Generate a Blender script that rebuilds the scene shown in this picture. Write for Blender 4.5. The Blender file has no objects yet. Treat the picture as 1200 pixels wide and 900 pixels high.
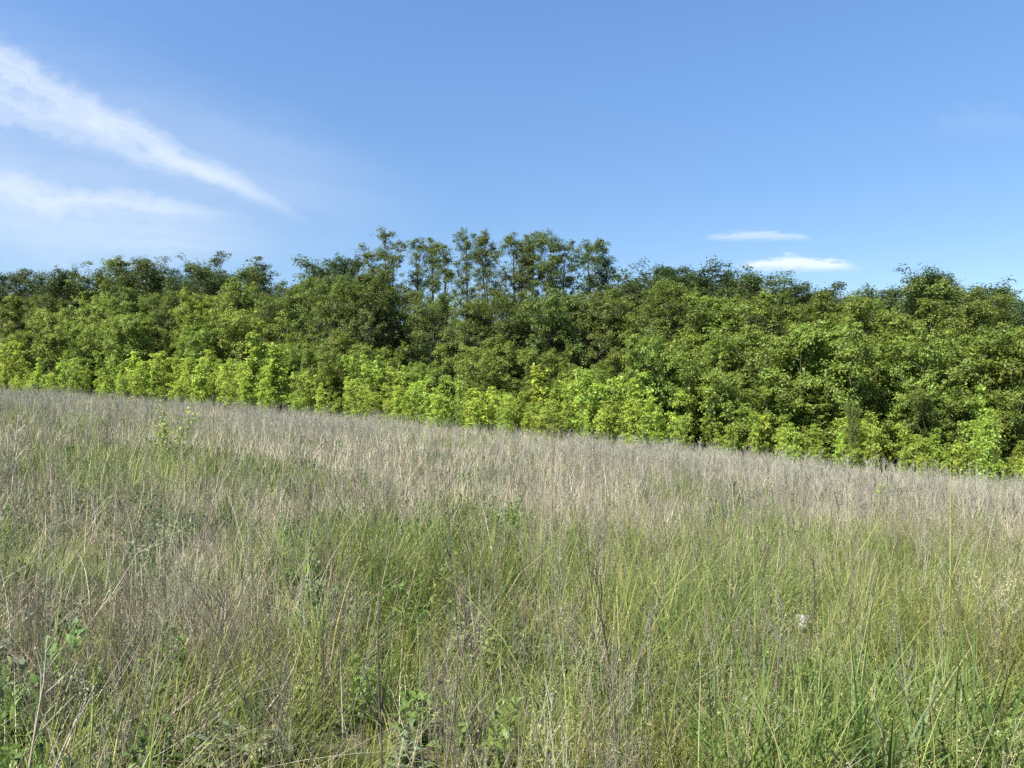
import bpy, math, random
import numpy as np
from mathutils import Vector, Euler

R = math.radians
D = bpy.data
scene = bpy.context.scene
COL = scene.collection
rng = np.random.default_rng(11)

# ------------------------------------------------------------------ camera
F_PX, W_PX, H_PX = 902.0, 1200.0, 900.0          # focal length in pixels of the 1200 px photograph
CAM_Z, PITCH = 1.6, R(1.75)
cam_data = D.cameras.new('camera')
cam_data.sensor_width = 36.0
cam_data.lens = F_PX / W_PX * 36.0
cam_data.clip_start, cam_data.clip_end = 0.05, 6000.0
cam = D.objects.new('camera', cam_data)
COL.objects.link(cam)
cam.location = (0, 0, CAM_Z)
cam.rotation_euler = (R(90) + PITCH, 0, 0)
scene.camera = cam

# ------------------------------------------------------------------ sun, sky, exposure
SUN_EL, SUN_AZ = R(51), R(-130)                   # azimuth clockwise from +Y (the view direction): left and a bit behind
to_sun = Vector((math.sin(SUN_AZ) * math.cos(SUN_EL), math.cos(SUN_AZ) * math.cos(SUN_EL), math.sin(SUN_EL)))
sl = D.lights.new('sun', 'SUN')
sl.energy, sl.angle, sl.color = 4.6, R(0.53), (1.0, 0.95, 0.87)
sun = D.objects.new('sun', sl)
COL.objects.link(sun)
sun.rotation_euler = to_sun.to_track_quat('Z', 'Y').to_euler()

world = D.worlds.new('World')
scene.world = world
world.use_nodes = True
wt = world.node_tree
wt.nodes.clear()

class G:
    """tiny expression builder for shader maths"""
    def __init__(self, nt): self.nt = nt
    def _in(self, sock, v):
        if hasattr(v, 'is_linked'): self.nt.links.new(v, sock)
        else: sock.default_value = v
    def m(self, op, a, b=0.0, c=0.0, clamp=False):
        n = self.nt.nodes.new('ShaderNodeMath'); n.operation = op; n.use_clamp = clamp
        self._in(n.inputs[0], a); self._in(n.inputs[1], b); self._in(n.inputs[2], c)
        return n.outputs[0]
    def sm(self, x, lo, hi, o0=0.0, o1=1.0):
        n = self.nt.nodes.new('ShaderNodeMapRange'); n.interpolation_type = 'SMOOTHSTEP'
        for k, v in zip((0, 1, 2, 3, 4), (x, lo, hi, o0, o1)): self._in(n.inputs[k], v)
        return n.outputs[0]
    def xyz(self, x, y, z=0.0):
        n = self.nt.nodes.new('ShaderNodeCombineXYZ')
        for k, v in enumerate((x, y, z)): self._in(n.inputs[k], v)
        return n.outputs[0]
    def noise(self, vec, scale, detail=4.0, rough=0.55, dist=0.0):
        n = self.nt.nodes.new('ShaderNodeTexNoise')
        self._in(n.inputs['Vector'], vec); n.inputs['Scale'].default_value = scale
        n.inputs['Detail'].default_value = detail; n.inputs['Roughness'].default_value = rough
        n.inputs['Distortion'].default_value = dist
        return n.outputs['Fac']
    def mix(self, f, a, b):
        n = self.nt.nodes.new('ShaderNodeMix'); n.data_type = 'RGBA'
        self._in(n.inputs[0], f); self._in(n.inputs[6], a); self._in(n.inputs[7], b)
        return n.outputs[2]

def build_sky():
    g = G(wt)
    sky = wt.nodes.new('ShaderNodeTexSky')
    sky.sky_type = 'NISHITA'
    sky.sun_disc = False
    sky.sun_elevation, sky.sun_rotation = SUN_EL, SUN_AZ
    sky.altitude, sky.air_density, sky.dust_density, sky.ozone_density = 0.0, 1.0, 0.4, 2.0
    tc = wt.nodes.new('ShaderNodeTexCoord')
    sep = wt.nodes.new('ShaderNodeSeparateXYZ')
    wt.links.new(tc.outputs['Generated'], sep.inputs[0])
    x, y, z = sep.outputs
    front = g.m('GREATER_THAN', y, 0.05)
    ys = g.m('MAXIMUM', y, 0.05)
    u = g.m('DIVIDE', x, ys)                       # heading: tangent to the right of north
    v = g.m('DIVIDE', z, ys)                       # height above the horizon
    def P(px, py): return ((px - 600) / F_PX, (478 - py) / F_PX)
    def strand(tip, far, w0, w1, amp, seed, sharp=1.0):
        (ax, ay), (bx, by) = P(*tip), P(*far)
        L = math.hypot(bx - ax, by - ay); dx, dy = (bx - ax) / L, (by - ay) / L
        rx, ry = g.m('SUBTRACT', u, ax), g.m('SUBTRACT', v, ay)
        t = g.m('DIVIDE', g.m('ADD', g.m('MULTIPLY', rx, dx), g.m('MULTIPLY', ry, dy)), L)
        s = g.m('ADD', g.m('MULTIPLY', rx, -dy), g.m('MULTIPLY', ry, dx))
        wob = g.noise(g.xyz(g.m('MULTIPLY', t, 2.0), seed, 0), 1.6, 3)
        s = g.m('ADD', s, g.m('MULTIPLY', g.m('SUBTRACT', wob, 0.5), g.m('MULTIPLY', g.m('MAXIMUM', t, 0.0), 0.05)))
        rag = g.noise(g.xyz(g.m('MULTIPLY', u, 9.0), g.m('MULTIPLY', v, 13.0), seed + 3), 1.5, 5, 0.62)
        s = g.m('ADD', s, g.m('MULTIPLY', g.m('SUBTRACT', rag, 0.5), g.m('MULTIPLY', g.m('ADD', g.m('MAXIMUM', t, 0.0), 0.15), 0.075)))
        w = g.m('ADD', w0 / F_PX, g.m('MULTIPLY', g.m('MAXIMUM', t, 0.0), (w1 - w0) / F_PX))
        q = g.m('DIVIDE', s, w)
        body = g.sm(g.m('ABSOLUTE', q), 1.15, 0.0)
        fib = g.noise(g.xyz(g.m('MULTIPLY', t, 1.3), g.m('MULTIPLY', q, 2.1), seed), 1.5, 4, 0.5, 0.5)
        puff = g.noise(g.xyz(g.m('MULTIPLY', t, 3.0), g.m('MULTIPLY', q, 1.3), seed + 7), 2.0, 5, 0.6)
        tex = g.m('ADD', g.sm(fib, 0.25, 0.75, 0.66, 1.0), g.m('MULTIPLY', g.m('SUBTRACT', puff, 0.5), 0.5))
        along = g.m('MULTIPLY', g.sm(t, -0.05, 0.42), g.sm(t, 2.6, 1.2))
        return g.m('MULTIPLY', g.m('MULTIPLY', body, along), g.m('MULTIPLY', tex, amp), clamp=True)
    parts = [strand((372, 264), (0, 78), 6, 36, 0.58, 1.3),
             strand((300, 228), (0, 116), 6, 30, 0.42, 4.1),
             strand((300, 255), (0, 222), 6, 26, 0.42, 8.2),
             strand((350, 292), (-60, 250), 22, 95, 0.34, 12.7),
             strand((520, 250), (-100, 150), 60, 210, 0.26, 17.9)]
    def puff(cx, cy, wx, wy, amp, seed, bumps=()):
        (ax, ay) = P(cx, cy)
        X = g.m('DIVIDE', g.m('SUBTRACT', u, ax), wx / F_PX)
        Y = g.m('DIVIDE', g.m('SUBTRACT', v, ay), wy / F_PX)
        n1 = g.noise(g.xyz(g.m('MULTIPLY', X, 1.6), g.m('MULTIPLY', Y, 0.9), seed), 2.4, 6, 0.62)
        # flat base, rounded and lumpy top
        lift = g.m('MULTIPLY', g.m('POWER', g.m('MAXIMUM', g.m('SUBTRACT', 1.0, g.m('MULTIPLY', X, X)), 0.0), 0.8), 1.0)
        for bx, bw, bh in bumps:
            q = g.m('DIVIDE', g.m('SUBTRACT', X, bx), bw)
            lift = g.m('ADD', lift, g.m('MULTIPLY', g.m('EXPONENT', g.m('MULTIPLY', g.m('MULTIPLY', q, q), -1.0)), bh))
        top = g.m('SUBTRACT', g.m('ADD', lift, g.m('MULTIPLY', g.m('SUBTRACT', n1, 0.5), 2.2)), Y)
        a = g.sm(top, 0.0, 0.9)
        b = g.sm(g.m('ADD', Y, g.m('MULTIPLY', g.m('SUBTRACT', n1, 0.5), 0.9)), -1.1, 0.15)
        e = g.sm(g.m('ABSOLUTE', X), 1.05, 0.55)
        return g.m('MULTIPLY', g.m('MULTIPLY', a, b), g.m('MULTIPLY', e, amp), clamp=True)
    parts += [puff(890, 276, 74, 7, 0.38, 21.0, ((0.1, 0.4, 0.3),)),
              puff(936, 310, 80, 10, 0.82, 33.0, ((-0.08, 0.24, 0.45), (-0.5, 0.25, 0.3), (0.45, 0.3, 0.15))),
              puff(1160, 140, 70, 26, 0.05, 41.0)]
    dens = parts[0]
    for p in parts[1:]:
        dens = g.m('SUBTRACT', 1.0, g.m('MULTIPLY', g.m('SUBTRACT', 1.0, dens), g.m('SUBTRACT', 1.0, p)))
    dens = g.m('MULTIPLY', dens, front)
    hsv = wt.nodes.new('ShaderNodeHueSaturation')
    hsv.inputs['Hue'].default_value = 0.503
    hsv.inputs['Saturation'].default_value = 1.16
    wt.links.new(g.sm(z, 0.10, 0.50, 0.91, 1.27), hsv.inputs['Value'])   # clear upper air a little brighter
    wt.links.new(sky.outputs[0], hsv.inputs['Color'])
    bg = wt.nodes.new('ShaderNodeBackground')
    bg.inputs['Strength'].default_value = 0.070
    c = g.mix(dens, hsv.outputs[0], (5.5, 5.9, 6.3, 1))
    wt.links.new(c, bg.inputs['Color'])
    out = wt.nodes.new('ShaderNodeOutputWorld')
    wt.links.new(bg.outputs[0], out.inputs['Surface'])
build_sky()
world.cycles.sampling_method = 'MANUAL'
world.cycles.sample_map_resolution = 512

scene.view_settings.view_transform = 'Standard'
scene.view_settings.look = 'None'
scene.view_settings.gamma = 1.0
scene.view_settings.use_curve_mapping = False
scene.view_settings.exposure = 1.38
scene.cycles.use_denoising = False
scene.cycles.max_bounces = 6
scene.cycles.diffuse_bounces = 4
scene.cycles.transmission_bounces = 4

# ------------------------------------------------------------------ numbers of the place
def smooth_lattice(seed, n=256):
    return np.random.default_rng(seed).random((n, n))
_LAT = [smooth_lattice(s) for s in range(40, 52)]
def vnoise(x, y, scale, k=0):
    lat = _LAT[k]; n = lat.shape[0]
    x = np.asarray(x, float) / scale + 500.3; y = np.asarray(y, float) / scale + 700.7
    i, j = np.floor(x).astype(int), np.floor(y).astype(int)
    fx, fy = x - i, y - j
    fx, fy = fx * fx * (3 - 2 * fx), fy * fy * (3 - 2 * fy)
    a, b = lat[i % n, j % n], lat[(i + 1) % n, j % n]
    c, d = lat[i % n, (j + 1) % n], lat[(i + 1) % n, (j + 1) % n]
    return (a * (1 - fx) + b * fx) * (1 - fy) + (c * (1 - fx) + d * fx) * fy
def fbm(x, y, scale, k=0):
    return (vnoise(x, y, scale, k) + 0.5 * vnoise(x, y, scale * 0.47, (k + 1) % 12) + 0.25 * vnoise(x, y, scale * 0.21, (k + 2) % 12)) / 1.75

def ground_z(x, y):
    x = np.asarray(x, float); y = np.asarray(y, float)
    q = 90 * np.tanh(x / 90)
    z = -0.0824 * q - 0.000385 * q * q
    d = np.hypot(x, y)
    return z + (fbm(x, y, 7.0, 3) - 0.5) * 0.30 * np.clip((d - 1) / 8, 0, 1)

def edge_y(x): return 40.0 - 0.4 * np.asarray(x, float)   # where the meadow ends and the wood begins

M_CAM = cam.rotation_euler.to_matrix()
def ray(px, py):
    return (M_CAM @ Vector(((px - 600) / F_PX, (450 - py) / F_PX, -1.0)))
def on_ground(px, py):
    d = ray(px, py); lo, hi = 0.5, 120.0
    for _ in range(60):
        t = (lo + hi) / 2
        p = d * t
        if p.z + CAM_Z > float(ground_z(p.x, p.y)): lo = t
        else: hi = t
    return p.x, p.y
def at_depth(px, py, Y):
    d = ray(px, py); d = d * (Y / d.y)
    return d.x, Y, d.z + CAM_Z
def layer_depth(px, d):
    k = (px - 600) / F_PX
    return (40.0 + d) / (1 + 0.4 * k)

# ------------------------------------------------------------------ mesh helpers
class Acc:
    """collects quads (as vertex, face and tint arrays) for one mesh"""
    def __init__(self): self.v, self.f, self.c, self.n = [], [], [], 0
    def add(self, v, f, c=None):
        v = np.asarray(v, np.float32).reshape(-1, 3); f = np.asarray(f, np.int64).reshape(-1, 4)
        self.v.append(v); self.f.append(f + self.n)
        if c is None: c = np.ones((len(v), 3), np.float32)
        self.c.append(np.broadcast_to(np.asarray(c, np.float32), (len(v), 3)))
        self.n += len(v)
    def arrays(self): return np.concatenate(self.v), np.concatenate(self.f), np.concatenate(self.c)
    def mesh(self, name, mat, smooth=False):
        return mesh_from(name, *self.arrays(), mat, smooth)

def mesh_from(name, v, f, c, mat, smooth=False):
    me = D.meshes.new(name)
    me.vertices.add(len(v)); me.vertices.foreach_set('co', np.ascontiguousarray(v, np.float32).ravel())
    nf = len(f)
    me.loops.add(nf * 4); me.loops.foreach_set('vertex_index', np.ascontiguousarray(f, np.int32).ravel())
    me.polygons.add(nf)
    me.polygons.foreach_set('loop_start', np.arange(0, nf * 4, 4, dtype=np.int32))
    if smooth: me.polygons.foreach_set('use_smooth', np.ones(nf, bool))
    me.update(calc_edges=True)
    at = me.color_attributes.new('tint', 'FLOAT_COLOR', 'POINT')
    at.data.foreach_set('color', np.concatenate([c, np.ones((len(c), 1), np.float32)], 1).astype(np.float32).ravel())
    me.materials.append(mat)
    return me

def link(name, me, parent=None, loc=None):
    o = D.objects.new(name, me); COL.objects.link(o)
    if parent: o.parent = parent
    if loc is not None: o.location = loc
    return o
def thing(name, label, cat, loc, group=None, rotz=0.0):
    o = D.objects.new(name, None); COL.objects.link(o)
    o.empty_display_size = 0.2
    o.location = loc; o.rotation_euler = (0, 0, rotz)
    o['label'] = label; o['category'] = cat
    if group: o['group'] = group
    return o

def unit(a): return a / np.maximum(np.linalg.norm(a, axis=-1, keepdims=True), 1e-9)

def tube(acc, pts, rad, sides=5, c=None):
    pts = np.asarray(pts, float); k = len(pts)
    tan = unit(np.gradient(pts, axis=0))
    ref = np.where(np.abs(tan[:, 2:3]) > 0.9, [[1.0, 0, 0]], [[0, 0, 1.0]])
    a = unit(np.cross(tan, ref)); b = np.cross(tan, a)
    th = np.arange(sides) * 2 * math.pi / sides
    ring = a[:, None] * np.cos(th)[None, :, None] + b[:, None] * np.sin(th)[None, :, None]
    v = pts[:, None] + ring * np.asarray(rad, float)[:, None, None]
    i, j = np.meshgrid(np.arange(k - 1), np.arange(sides), indexing='ij')
    j2 = (j + 1) % sides
    f = np.stack([i * sides + j, i * sides + j2, (i + 1) * sides + j2, (i + 1) * sides + j], -1)
    acc.add(v, f, c)

def leaf_quads(P, N, T, size, aspect=0.36, fold=0.10, droop=0.12):
    """one folded, pointed leaf per row: P base, N normal, T direction"""
    B = unit(np.cross(N, T)); s = size[:, None]
    v = np.stack([P, P + T * s * 0.45 + B * s * aspect + N * s * fold, P + T * s - N * s * droop,
                  P + T * s * 0.45 - B * s * aspect + N * s * fold], 1)
    return v.reshape(-1, 3), np.arange(len(P) * 4).reshape(-1, 4)

def blades(P, heading, lean, length, width, curve, levels, twist=None):
    """curved tapering ribbons, all rows at once"""
    n = len(P)
    t = np.linspace(0, 1, levels)[None]
    ang = lean[:, None] + curve[:, None] * t                     # angle from the vertical
    seg = length[:, None] / (levels - 1)
    am = (ang[:, 1:] + ang[:, :-1]) / 2
    hx = np.concatenate([np.zeros((n, 1)), np.cumsum(np.sin(am) * seg, 1)], 1)
    hz = np.concatenate([np.zeros((n, 1)), np.cumsum(np.cos(am) * seg, 1)], 1)
    c, s = np.cos(heading)[:, None], np.sin(heading)[:, None]
    pts = np.stack([hx * c, hx * s, hz], -1) + P[:, None]
    fa = heading + (math.pi / 2 if twist is None else math.pi / 2 + twist)
    side = np.stack([np.cos(fa), np.sin(fa), np.zeros(n)], -1)
    w = width[:, None] * 0.5 * (1 - t ** 1.6 * 0.88)
    v = np.stack([pts - side[:, None] * w[..., None], pts + side[:, None] * w[..., None]], 2)   # n, levels, 2, 3
    k = np.arange(levels - 1)
    f = np.stack([2 * k, 2 * k + 1, 2 * k + 3, 2 * k + 2], -1)[None] + (np.arange(n) * levels * 2)[:, None, None]
    return v.reshape(-1, 3), f.reshape(-1, 4), levels * 2

# ------------------------------------------------------------------ materials
def new_mat(name):
    m = D.materials.new(name); m.use_nodes = True
    m.node_tree.nodes.clear()
    return m, m.node_tree
def leaf_mat(name, base, trans_col, trans=0.35, spec=0.32, rough=0.5, hue=0.013, val=0.24):
    """leaf: Principled face plus translucent body, tint from the mesh and a shade of its own per plant"""
    m, nt = new_mat(name); g = G(nt)
    at = nt.nodes.new('ShaderNodeVertexColor'); at.layer_name = 'tint'
    oi = nt.nodes.new('ShaderNodeObjectInfo')
    def shade(col):
        mul = nt.nodes.new('ShaderNodeMix'); mul.data_type = 'RGBA'; mul.blend_type = 'MULTIPLY'
        mul.inputs[0].default_value = 1.0; mul.inputs[6].default_value = (*col, 1)
        nt.links.new(at.outputs['Color'], mul.inputs[7])
        h = nt.nodes.new('ShaderNodeHueSaturation')
        nt.links.new(mul.outputs[2], h.inputs['Color'])
        nt.links.new(g.m('MULTIPLY_ADD', oi.outputs['Random'], hue * 2, 0.5 - hue), h.inputs['Hue'])
        r2 = g.m('FRACT', g.m('MULTIPLY', oi.outputs['Random'], 17.3))
        nt.links.new(g.m('MULTIPLY_ADD', r2, val * 2, 1 - val), h.inputs['Value'])
        return h.outputs[0]
    p = nt.nodes.new('ShaderNodeBsdfPrincipled')
    nt.links.new(shade(base), p.inputs['Base Color'])
    p.inputs['Roughness'].default_value = rough
    p.inputs['Specular IOR Level'].default_value = spec
    t = nt.nodes.new('ShaderNodeBsdfTranslucent')
    nt.links.new(shade(trans_col), t.inputs['Color'])
    mx = nt.nodes.new('ShaderNodeMixShader'); mx.inputs[0].default_value = trans
    nt.links.new(p.outputs[0], mx.inputs[1]); nt.links.new(t.outputs[0], mx.inputs[2])
    o = nt.nodes.new('ShaderNodeOutputMaterial'); nt.links.new(mx.outputs[0], o.inputs['Surface'])
    return m
def bark_mat(name, c0, c1, scale=9.0):
    m, nt = new_mat(name); g = G(nt)
    tc = nt.nodes.new('ShaderNodeTexCoord')
    mp = nt.nodes.new('ShaderNodeMapping'); mp.inputs['Scale'].default_value = (1, 1, 0.25)
    nt.links.new(tc.outputs['Object'], mp.inputs[0])
    f = g.noise(mp.outputs[0], scale, 6, 0.65)
    p = nt.nodes.new('ShaderNodeBsdfPrincipled')
    nt.links.new(g.mix(g.sm(f, 0.35, 0.65), (*c0, 1), (*c1, 1)), p.inputs['Base Color'])
    p.inputs['Roughness'].default_value = 0.9; p.inputs['Specular IOR Level'].default_value = 0.2
    b = nt.nodes.new('ShaderNodeBump'); b.inputs['Strength'].default_value = 0.6; b.inputs['Distance'].default_value = 0.02
    nt.links.new(f, b.inputs['Height']); nt.links.new(b.outputs[0], p.inputs['Normal'])
    o = nt.nodes.new('ShaderNodeOutputMaterial'); nt.links.new(p.outputs[0], o.inputs['Surface'])
    return m
def tint_mat(name, rough=0.7, spec=0.2, trans=0.0):
    return leaf_mat(name, (1, 1, 1), (1, 1, 1), trans, spec, rough, 0.0, 0.0)

M_BARK = bark_mat('bark', (0.05, 0.042, 0.035), (0.13, 0.115, 0.10))
M_BARK_YOUNG = bark_mat('young_bark', (0.07, 0.07, 0.045), (0.15, 0.14, 0.09), 14)
M_SAPLING = leaf_mat('sapling_leaf', (0.282, 0.365, 0.062), (0.41, 0.52, 0.06), 0.40)
M_BUSH = leaf_mat('bush_leaf', (0.162, 0.216, 0.041), (0.245, 0.315, 0.035), 0.35)
M_BROAD = leaf_mat('broad_leaf', (0.112, 0.156, 0.034), (0.17, 0.225, 0.028), 0.32)
M_DARK = leaf_mat('dark_leaf', (0.060, 0.090, 0.026), (0.085, 0.13, 0.02), 0.28)
M_SLENDER = leaf_mat('slender_leaf', (0.100, 0.138, 0.034), (0.14, 0.19, 0.03), 0.34, val=0.12)
M_GRASS = tint_mat('grass_blade', 0.5, 0.35, 0.35)
M_STRAW = tint_mat('straw', 0.6, 0.25, 0.12)
M_STALK = tint_mat('dead_stalk', 0.85, 0.15, 0.0)
M_WEED = tint_mat('weed_leaf', 0.5, 0.3, 0.3)

def ground_material():
    m, nt = new_mat('meadow_soil'); g = G(nt)
    tc = nt.nodes.new('ShaderNodeTexCoord')
    a = g.noise(tc.outputs['Object'], 0.6, 8, 0.65)
    b = g.noise(tc.outputs['Object'], 9.0, 6, 0.7)
    c1 = g.mix(g.sm(a, 0.4, 0.6), (0.07, 0.075, 0.03, 1), (0.13, 0.115, 0.07, 1))
    c2 = g.mix(g.sm(b, 0.35, 0.7), c1, (0.18, 0.15, 0.10, 1))
    p = nt.nodes.new('ShaderNodeBsdfPrincipled')
    nt.links.new(c2, p.inputs['Base Color']); p.inputs['Roughness'].default_value = 0.95
    p.inputs['Specular IOR Level'].default_value = 0.1
    bp = nt.nodes.new('ShaderNodeBump'); bp.inputs['Strength'].default_value = 0.8; bp.inputs['Distance'].default_value = 0.05
    nt.links.new(b, bp.inputs['Height']); nt.links.new(bp.outputs[0], p.inputs['Normal'])
    o = nt.nodes.new('ShaderNodeOutputMaterial'); nt.links.new(p.outputs[0], o.inputs['Surface'])
    return m

# ------------------------------------------------------------------ ground
def make_ground():
    near = np.linspace(-60, 60, 161)
    xs = np.concatenate([[-3000, -1500, -700, -350, -180, -110, -80], near, [80, 110, 180, 350, 700, 1500, 3000]])
    ny = np.linspace(-20, 100, 161)
    ys = np.concatenate([[-3000, -1200, -400, -120, -50], ny, [130, 180, 300, 600, 1200, 3000]])
    X, Y = np.meshgrid(xs, ys, indexing='ij')
    v = np.stack([X, Y, ground_z(X, Y)], -1).reshape(-1, 3)
    i, j = np.meshgrid(np.arange(len(xs) - 1), np.arange(len(ys) - 1), indexing='ij')
    n = len(ys)
    f = np.stack([i * n + j, (i + 1) * n + j, (i + 1) * n + j + 1, i * n + j + 1], -1).reshape(-1, 4)
    o = link('ground', mesh_from('ground', v, f, np.ones((len(v), 3)), ground_material(), True))
    o['kind'] = 'structure'
make_ground()

# ------------------------------------------------------------------ trees
def rot_about(v, axis, ang):
    axis = axis / np.linalg.norm(axis)
    return v * math.cos(ang) + np.cross(axis, v) * math.sin(ang) + axis * np.dot(axis, v) * (1 - math.cos(ang))

def branch_path(r, p0, d, L, up, k=5, wob=0.12):
    pts = [np.array(p0, float)]; d = np.array(d, float)
    for _ in range(k - 1):
        d = d + np.array([0, 0, up]) / k + r.normal(0, wob, 3)
        d /= np.linalg.norm(d)
        pts.append(pts[-1] + d * L / (k - 1))
    return np.array(pts), d

def grow(seed, H, prof, crown0, n_limb, leaves, leaf, clump_r, stems=1, spread=0.0, trunk_r=None,
         elev=(20, 55), sub=6, top=0.92, fork=None, up=0.35, bare=0.0, yel=0.055):
    """a tree H metres tall: a trunk mesh (Acc) and crown leaves (Acc)"""
    r = np.random.default_rng(seed)
    wood, clumps = Acc(), []
    trunk_r = trunk_r or H * 0.014
    for s in range(stems):
        a = s * 2 * math.pi / max(stems, 1) + r.uniform(-.6, .6)
        lean = spread * r.uniform(.5, 1.1) if stems > 1 else r.uniform(0, .06)
        d0 = np.array([math.cos(a) * lean, math.sin(a) * lean, 1.0]); d0 /= np.linalg.norm(d0)
        Ls = H * top * (1 if stems == 1 else r.uniform(.80, 1.02))
        base = np.array([math.cos(a), math.sin(a), 0]) * (0.0 if stems == 1 else 0.12)
        path, _ = branch_path(r, base - np.array([0, 0, .15]), d0, Ls, 0.10, 9, 0.05)
        if stems == 1: path[:, :2] -= np.linspace(0, 1, 9)[:, None] * path[-1, :2] * .8
        rad = trunk_r * (1 if stems == 1 else .6) * (1 - np.linspace(0, 1, 9) ** 1.1 * .86)
        rad[0] *= 1.35
        tube(wood, path, rad, 7)
        nl = max(3, int(n_limb / stems))
        for q in range(nl):
            t = crown0 + (1 - crown0) * ((q + r.uniform(.1, .9)) / nl)
            idx = t * 8; i0 = min(int(idx), 7); p = path[i0] + (path[i0 + 1] - path[i0]) * (idx - i0)
            hrel = (p[2] / H - crown0) / max(1e-3, (1 - crown0))
            ang = q * 2.399 + r.uniform(-.5, .5) + a
            el = R(r.uniform(*elev)) * (0.7 + 0.7 * max(0, hrel))
            el = min(el, R(78))
            d = np.array([math.cos(ang) * math.cos(el), math.sin(ang) * math.cos(el), math.sin(el)])
            L = max(0.25, prof(min(max(hrel, 0), 1)) * r.uniform(.78, 1.18)) * (1 if stems == 1 else .75)
            bp, dend = branch_path(r, p, d, L, up, 5, .12)
            rr = max(0.006, trunk_r * .42 * min(1, L / (H * .25)) * (1 - .55 * t))
            tube(wood, bp, rr * np.linspace(1, .3, 5), 5)
            clumps.append(bp[-1])
            ns = max(2, int(sub * r.uniform(.7, 1.3) * min(1.2, .45 + L / (H * .2))))
            for _ in range(ns):
                u = r.uniform(.30 + bare, 1.0) ** .8; k = min(int(u * 4), 3); b0 = bp[k] + (bp[k + 1] - bp[k]) * (u * 4 - k)
                dd = unit(dend * .5 + r.normal(0, .62, 3) + np.array([0, 0, .22]))
                l2 = L * r.uniform(.22, .46) + .12
                sp, _ = branch_path(r, b0, dd, l2, up, 4, .16)
                tube(wood, sp, max(.004, rr * .35) * np.linspace(1, .35, 4), 3)
                clumps.append(sp[-1])
                if r.random() < .55: clumps.append(sp[2] + r.normal(0, .06, 3))
        clumps.append(path[-1]); clumps.append(path[-1] + np.array([0, 0, H * .03]))
    C = np.array(clumps)
    # leaves in clumps
    per = r.gamma(3.0, 1 / 3.0, len(C)); per = np.maximum(3, (per / per.sum() * leaves)).astype(int)
    ci = np.repeat(np.arange(len(C)), per)
    cr = clump_r * r.uniform(.6, 1.35, len(C))
    off = unit(r.normal(0, 1, (len(ci), 3))) * (r.random(len(ci)) ** .45)[:, None] * cr[ci][:, None]
    off[:, 2] *= .72
    P = C[ci] + off
    P[:, 2] = np.maximum(P[:, 2], .05)
    ax = np.array([0, 0, H * (crown0 + 1) * .5])
    out = unit(P - ax)
    N = unit(unit(off) * .55 + out * .35 + np.array([0, 0, .55]) + r.normal(0, .45, (len(ci), 3)))
    T = unit(np.cross(N, unit(r.normal(0, 1, (len(ci), 3)))) + np.array([0, 0, -.15]) + unit(off) * .4)
    T = unit(T - N * np.sum(T * N, 1, keepdims=True))
    sz = leaf * r.uniform(.6, 1.3, len(ci))
    v, f = leaf_quads(P, N, T, sz, .27, .09, .15)
    cl = r.uniform(.82, 1.18, len(C))[ci] * r.uniform(.75, 1.25, len(ci))
    yel = np.clip(r.normal(0, yel, len(C))[ci] + r.normal(0, yel, len(ci)), -.25, .25)
    c = np.stack([cl * (1 + yel), cl, cl * (1 - yel * .6)], -1)
    k = H / np.percentile(v[:, 2], 99.8)
    wood.v = [w * k for w in wood.v]
    crown = Acc(); crown.add(v * k, f, np.repeat(c, 4, 0))
    return wood, crown

def dome(rm, p=2.2, lo=.55):      # widest a third up, rounded top
    return lambda h: rm * (lo + (1 - lo) * min(1, h / .35)) * max(0.06, 1 - max(0, (h - .35) / .68) ** p)

KINDS = {}
def register(kind, H, wood_mat, leaf_mat_, builds):
    KINDS[kind] = []
    for i, (wood, crown) in enumerate(builds):
        w = wood.mesh(kind + '_trunk', wood_mat, True); c = crown.mesh(kind + '_crown', leaf_mat_)
        KINDS[kind].append((H, w, c, crown))

register('young_maple', 2.6, M_BARK_YOUNG, M_SAPLING,
         [grow(100 + i, 2.6, (lambda h, a=.22 + .055 * (i % 4): a * (1 - .72 * h ** 1.5) + .10), .05, 34, 1750, .098, .105, stems=(1, 3, 2, 4)[i % 4], spread=.16, elev=(35, 72), sub=3, trunk_r=.024, yel=.045) for i in range(8)])
register('leafy_bush', 6.5, M_BARK_YOUNG, M_BUSH,
         [grow(200 + i, 6.5, dome(1.9 + .2 * (i % 3)), .05, 56, 26000, .125, .25, stems=3 + i % 3, spread=.30, elev=(15, 60), sub=8, trunk_r=.09) for i in range(5)])
register('broadleaf_tree', 11.0, M_BARK, M_BROAD,
         [grow(300 + i, 11.0, dome(3.0 + .25 * (i % 3), 2.4), .10, 50, 36000, .135, .33, stems=1 + i % 2, spread=.22, elev=(12, 55), sub=11, trunk_r=.17) for i in range(5)])
register('pale_tree', 10.0, M_BARK, M_BUSH,
         [grow(600 + i, 10.0, dome(2.5 + .25 * (i % 3), 2.2), .06, 52, 34000, .13, .27, stems=2 + i % 2, spread=.20, elev=(20, 62), sub=10, trunk_r=.14) for i in range(4)])
register('dark_tree', 13.0, M_BARK, M_DARK,
         [grow(400 + i, 13.0, dome(3.3 + .3 * (i % 3), 2.6), .16, 46, 28000, .15, .40, stems=1 + i % 2, spread=.16, elev=(15, 58), sub=10, trunk_r=.19) for i in range(5)])
register('slender_tree', 16.0, M_BARK, M_SLENDER,
         [grow(500 + i, 16.0, (lambda h: 1.25 + .9 * math.sin(math.pi * min(1, h * .9 + .1))), .24, 34, 13500, .125, .27, stems=1 + (i % 3 == 1), spread=.07, elev=(34, 68), sub=9, trunk_r=.21, top=.95, bare=.18) for i in range(6)])

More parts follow.
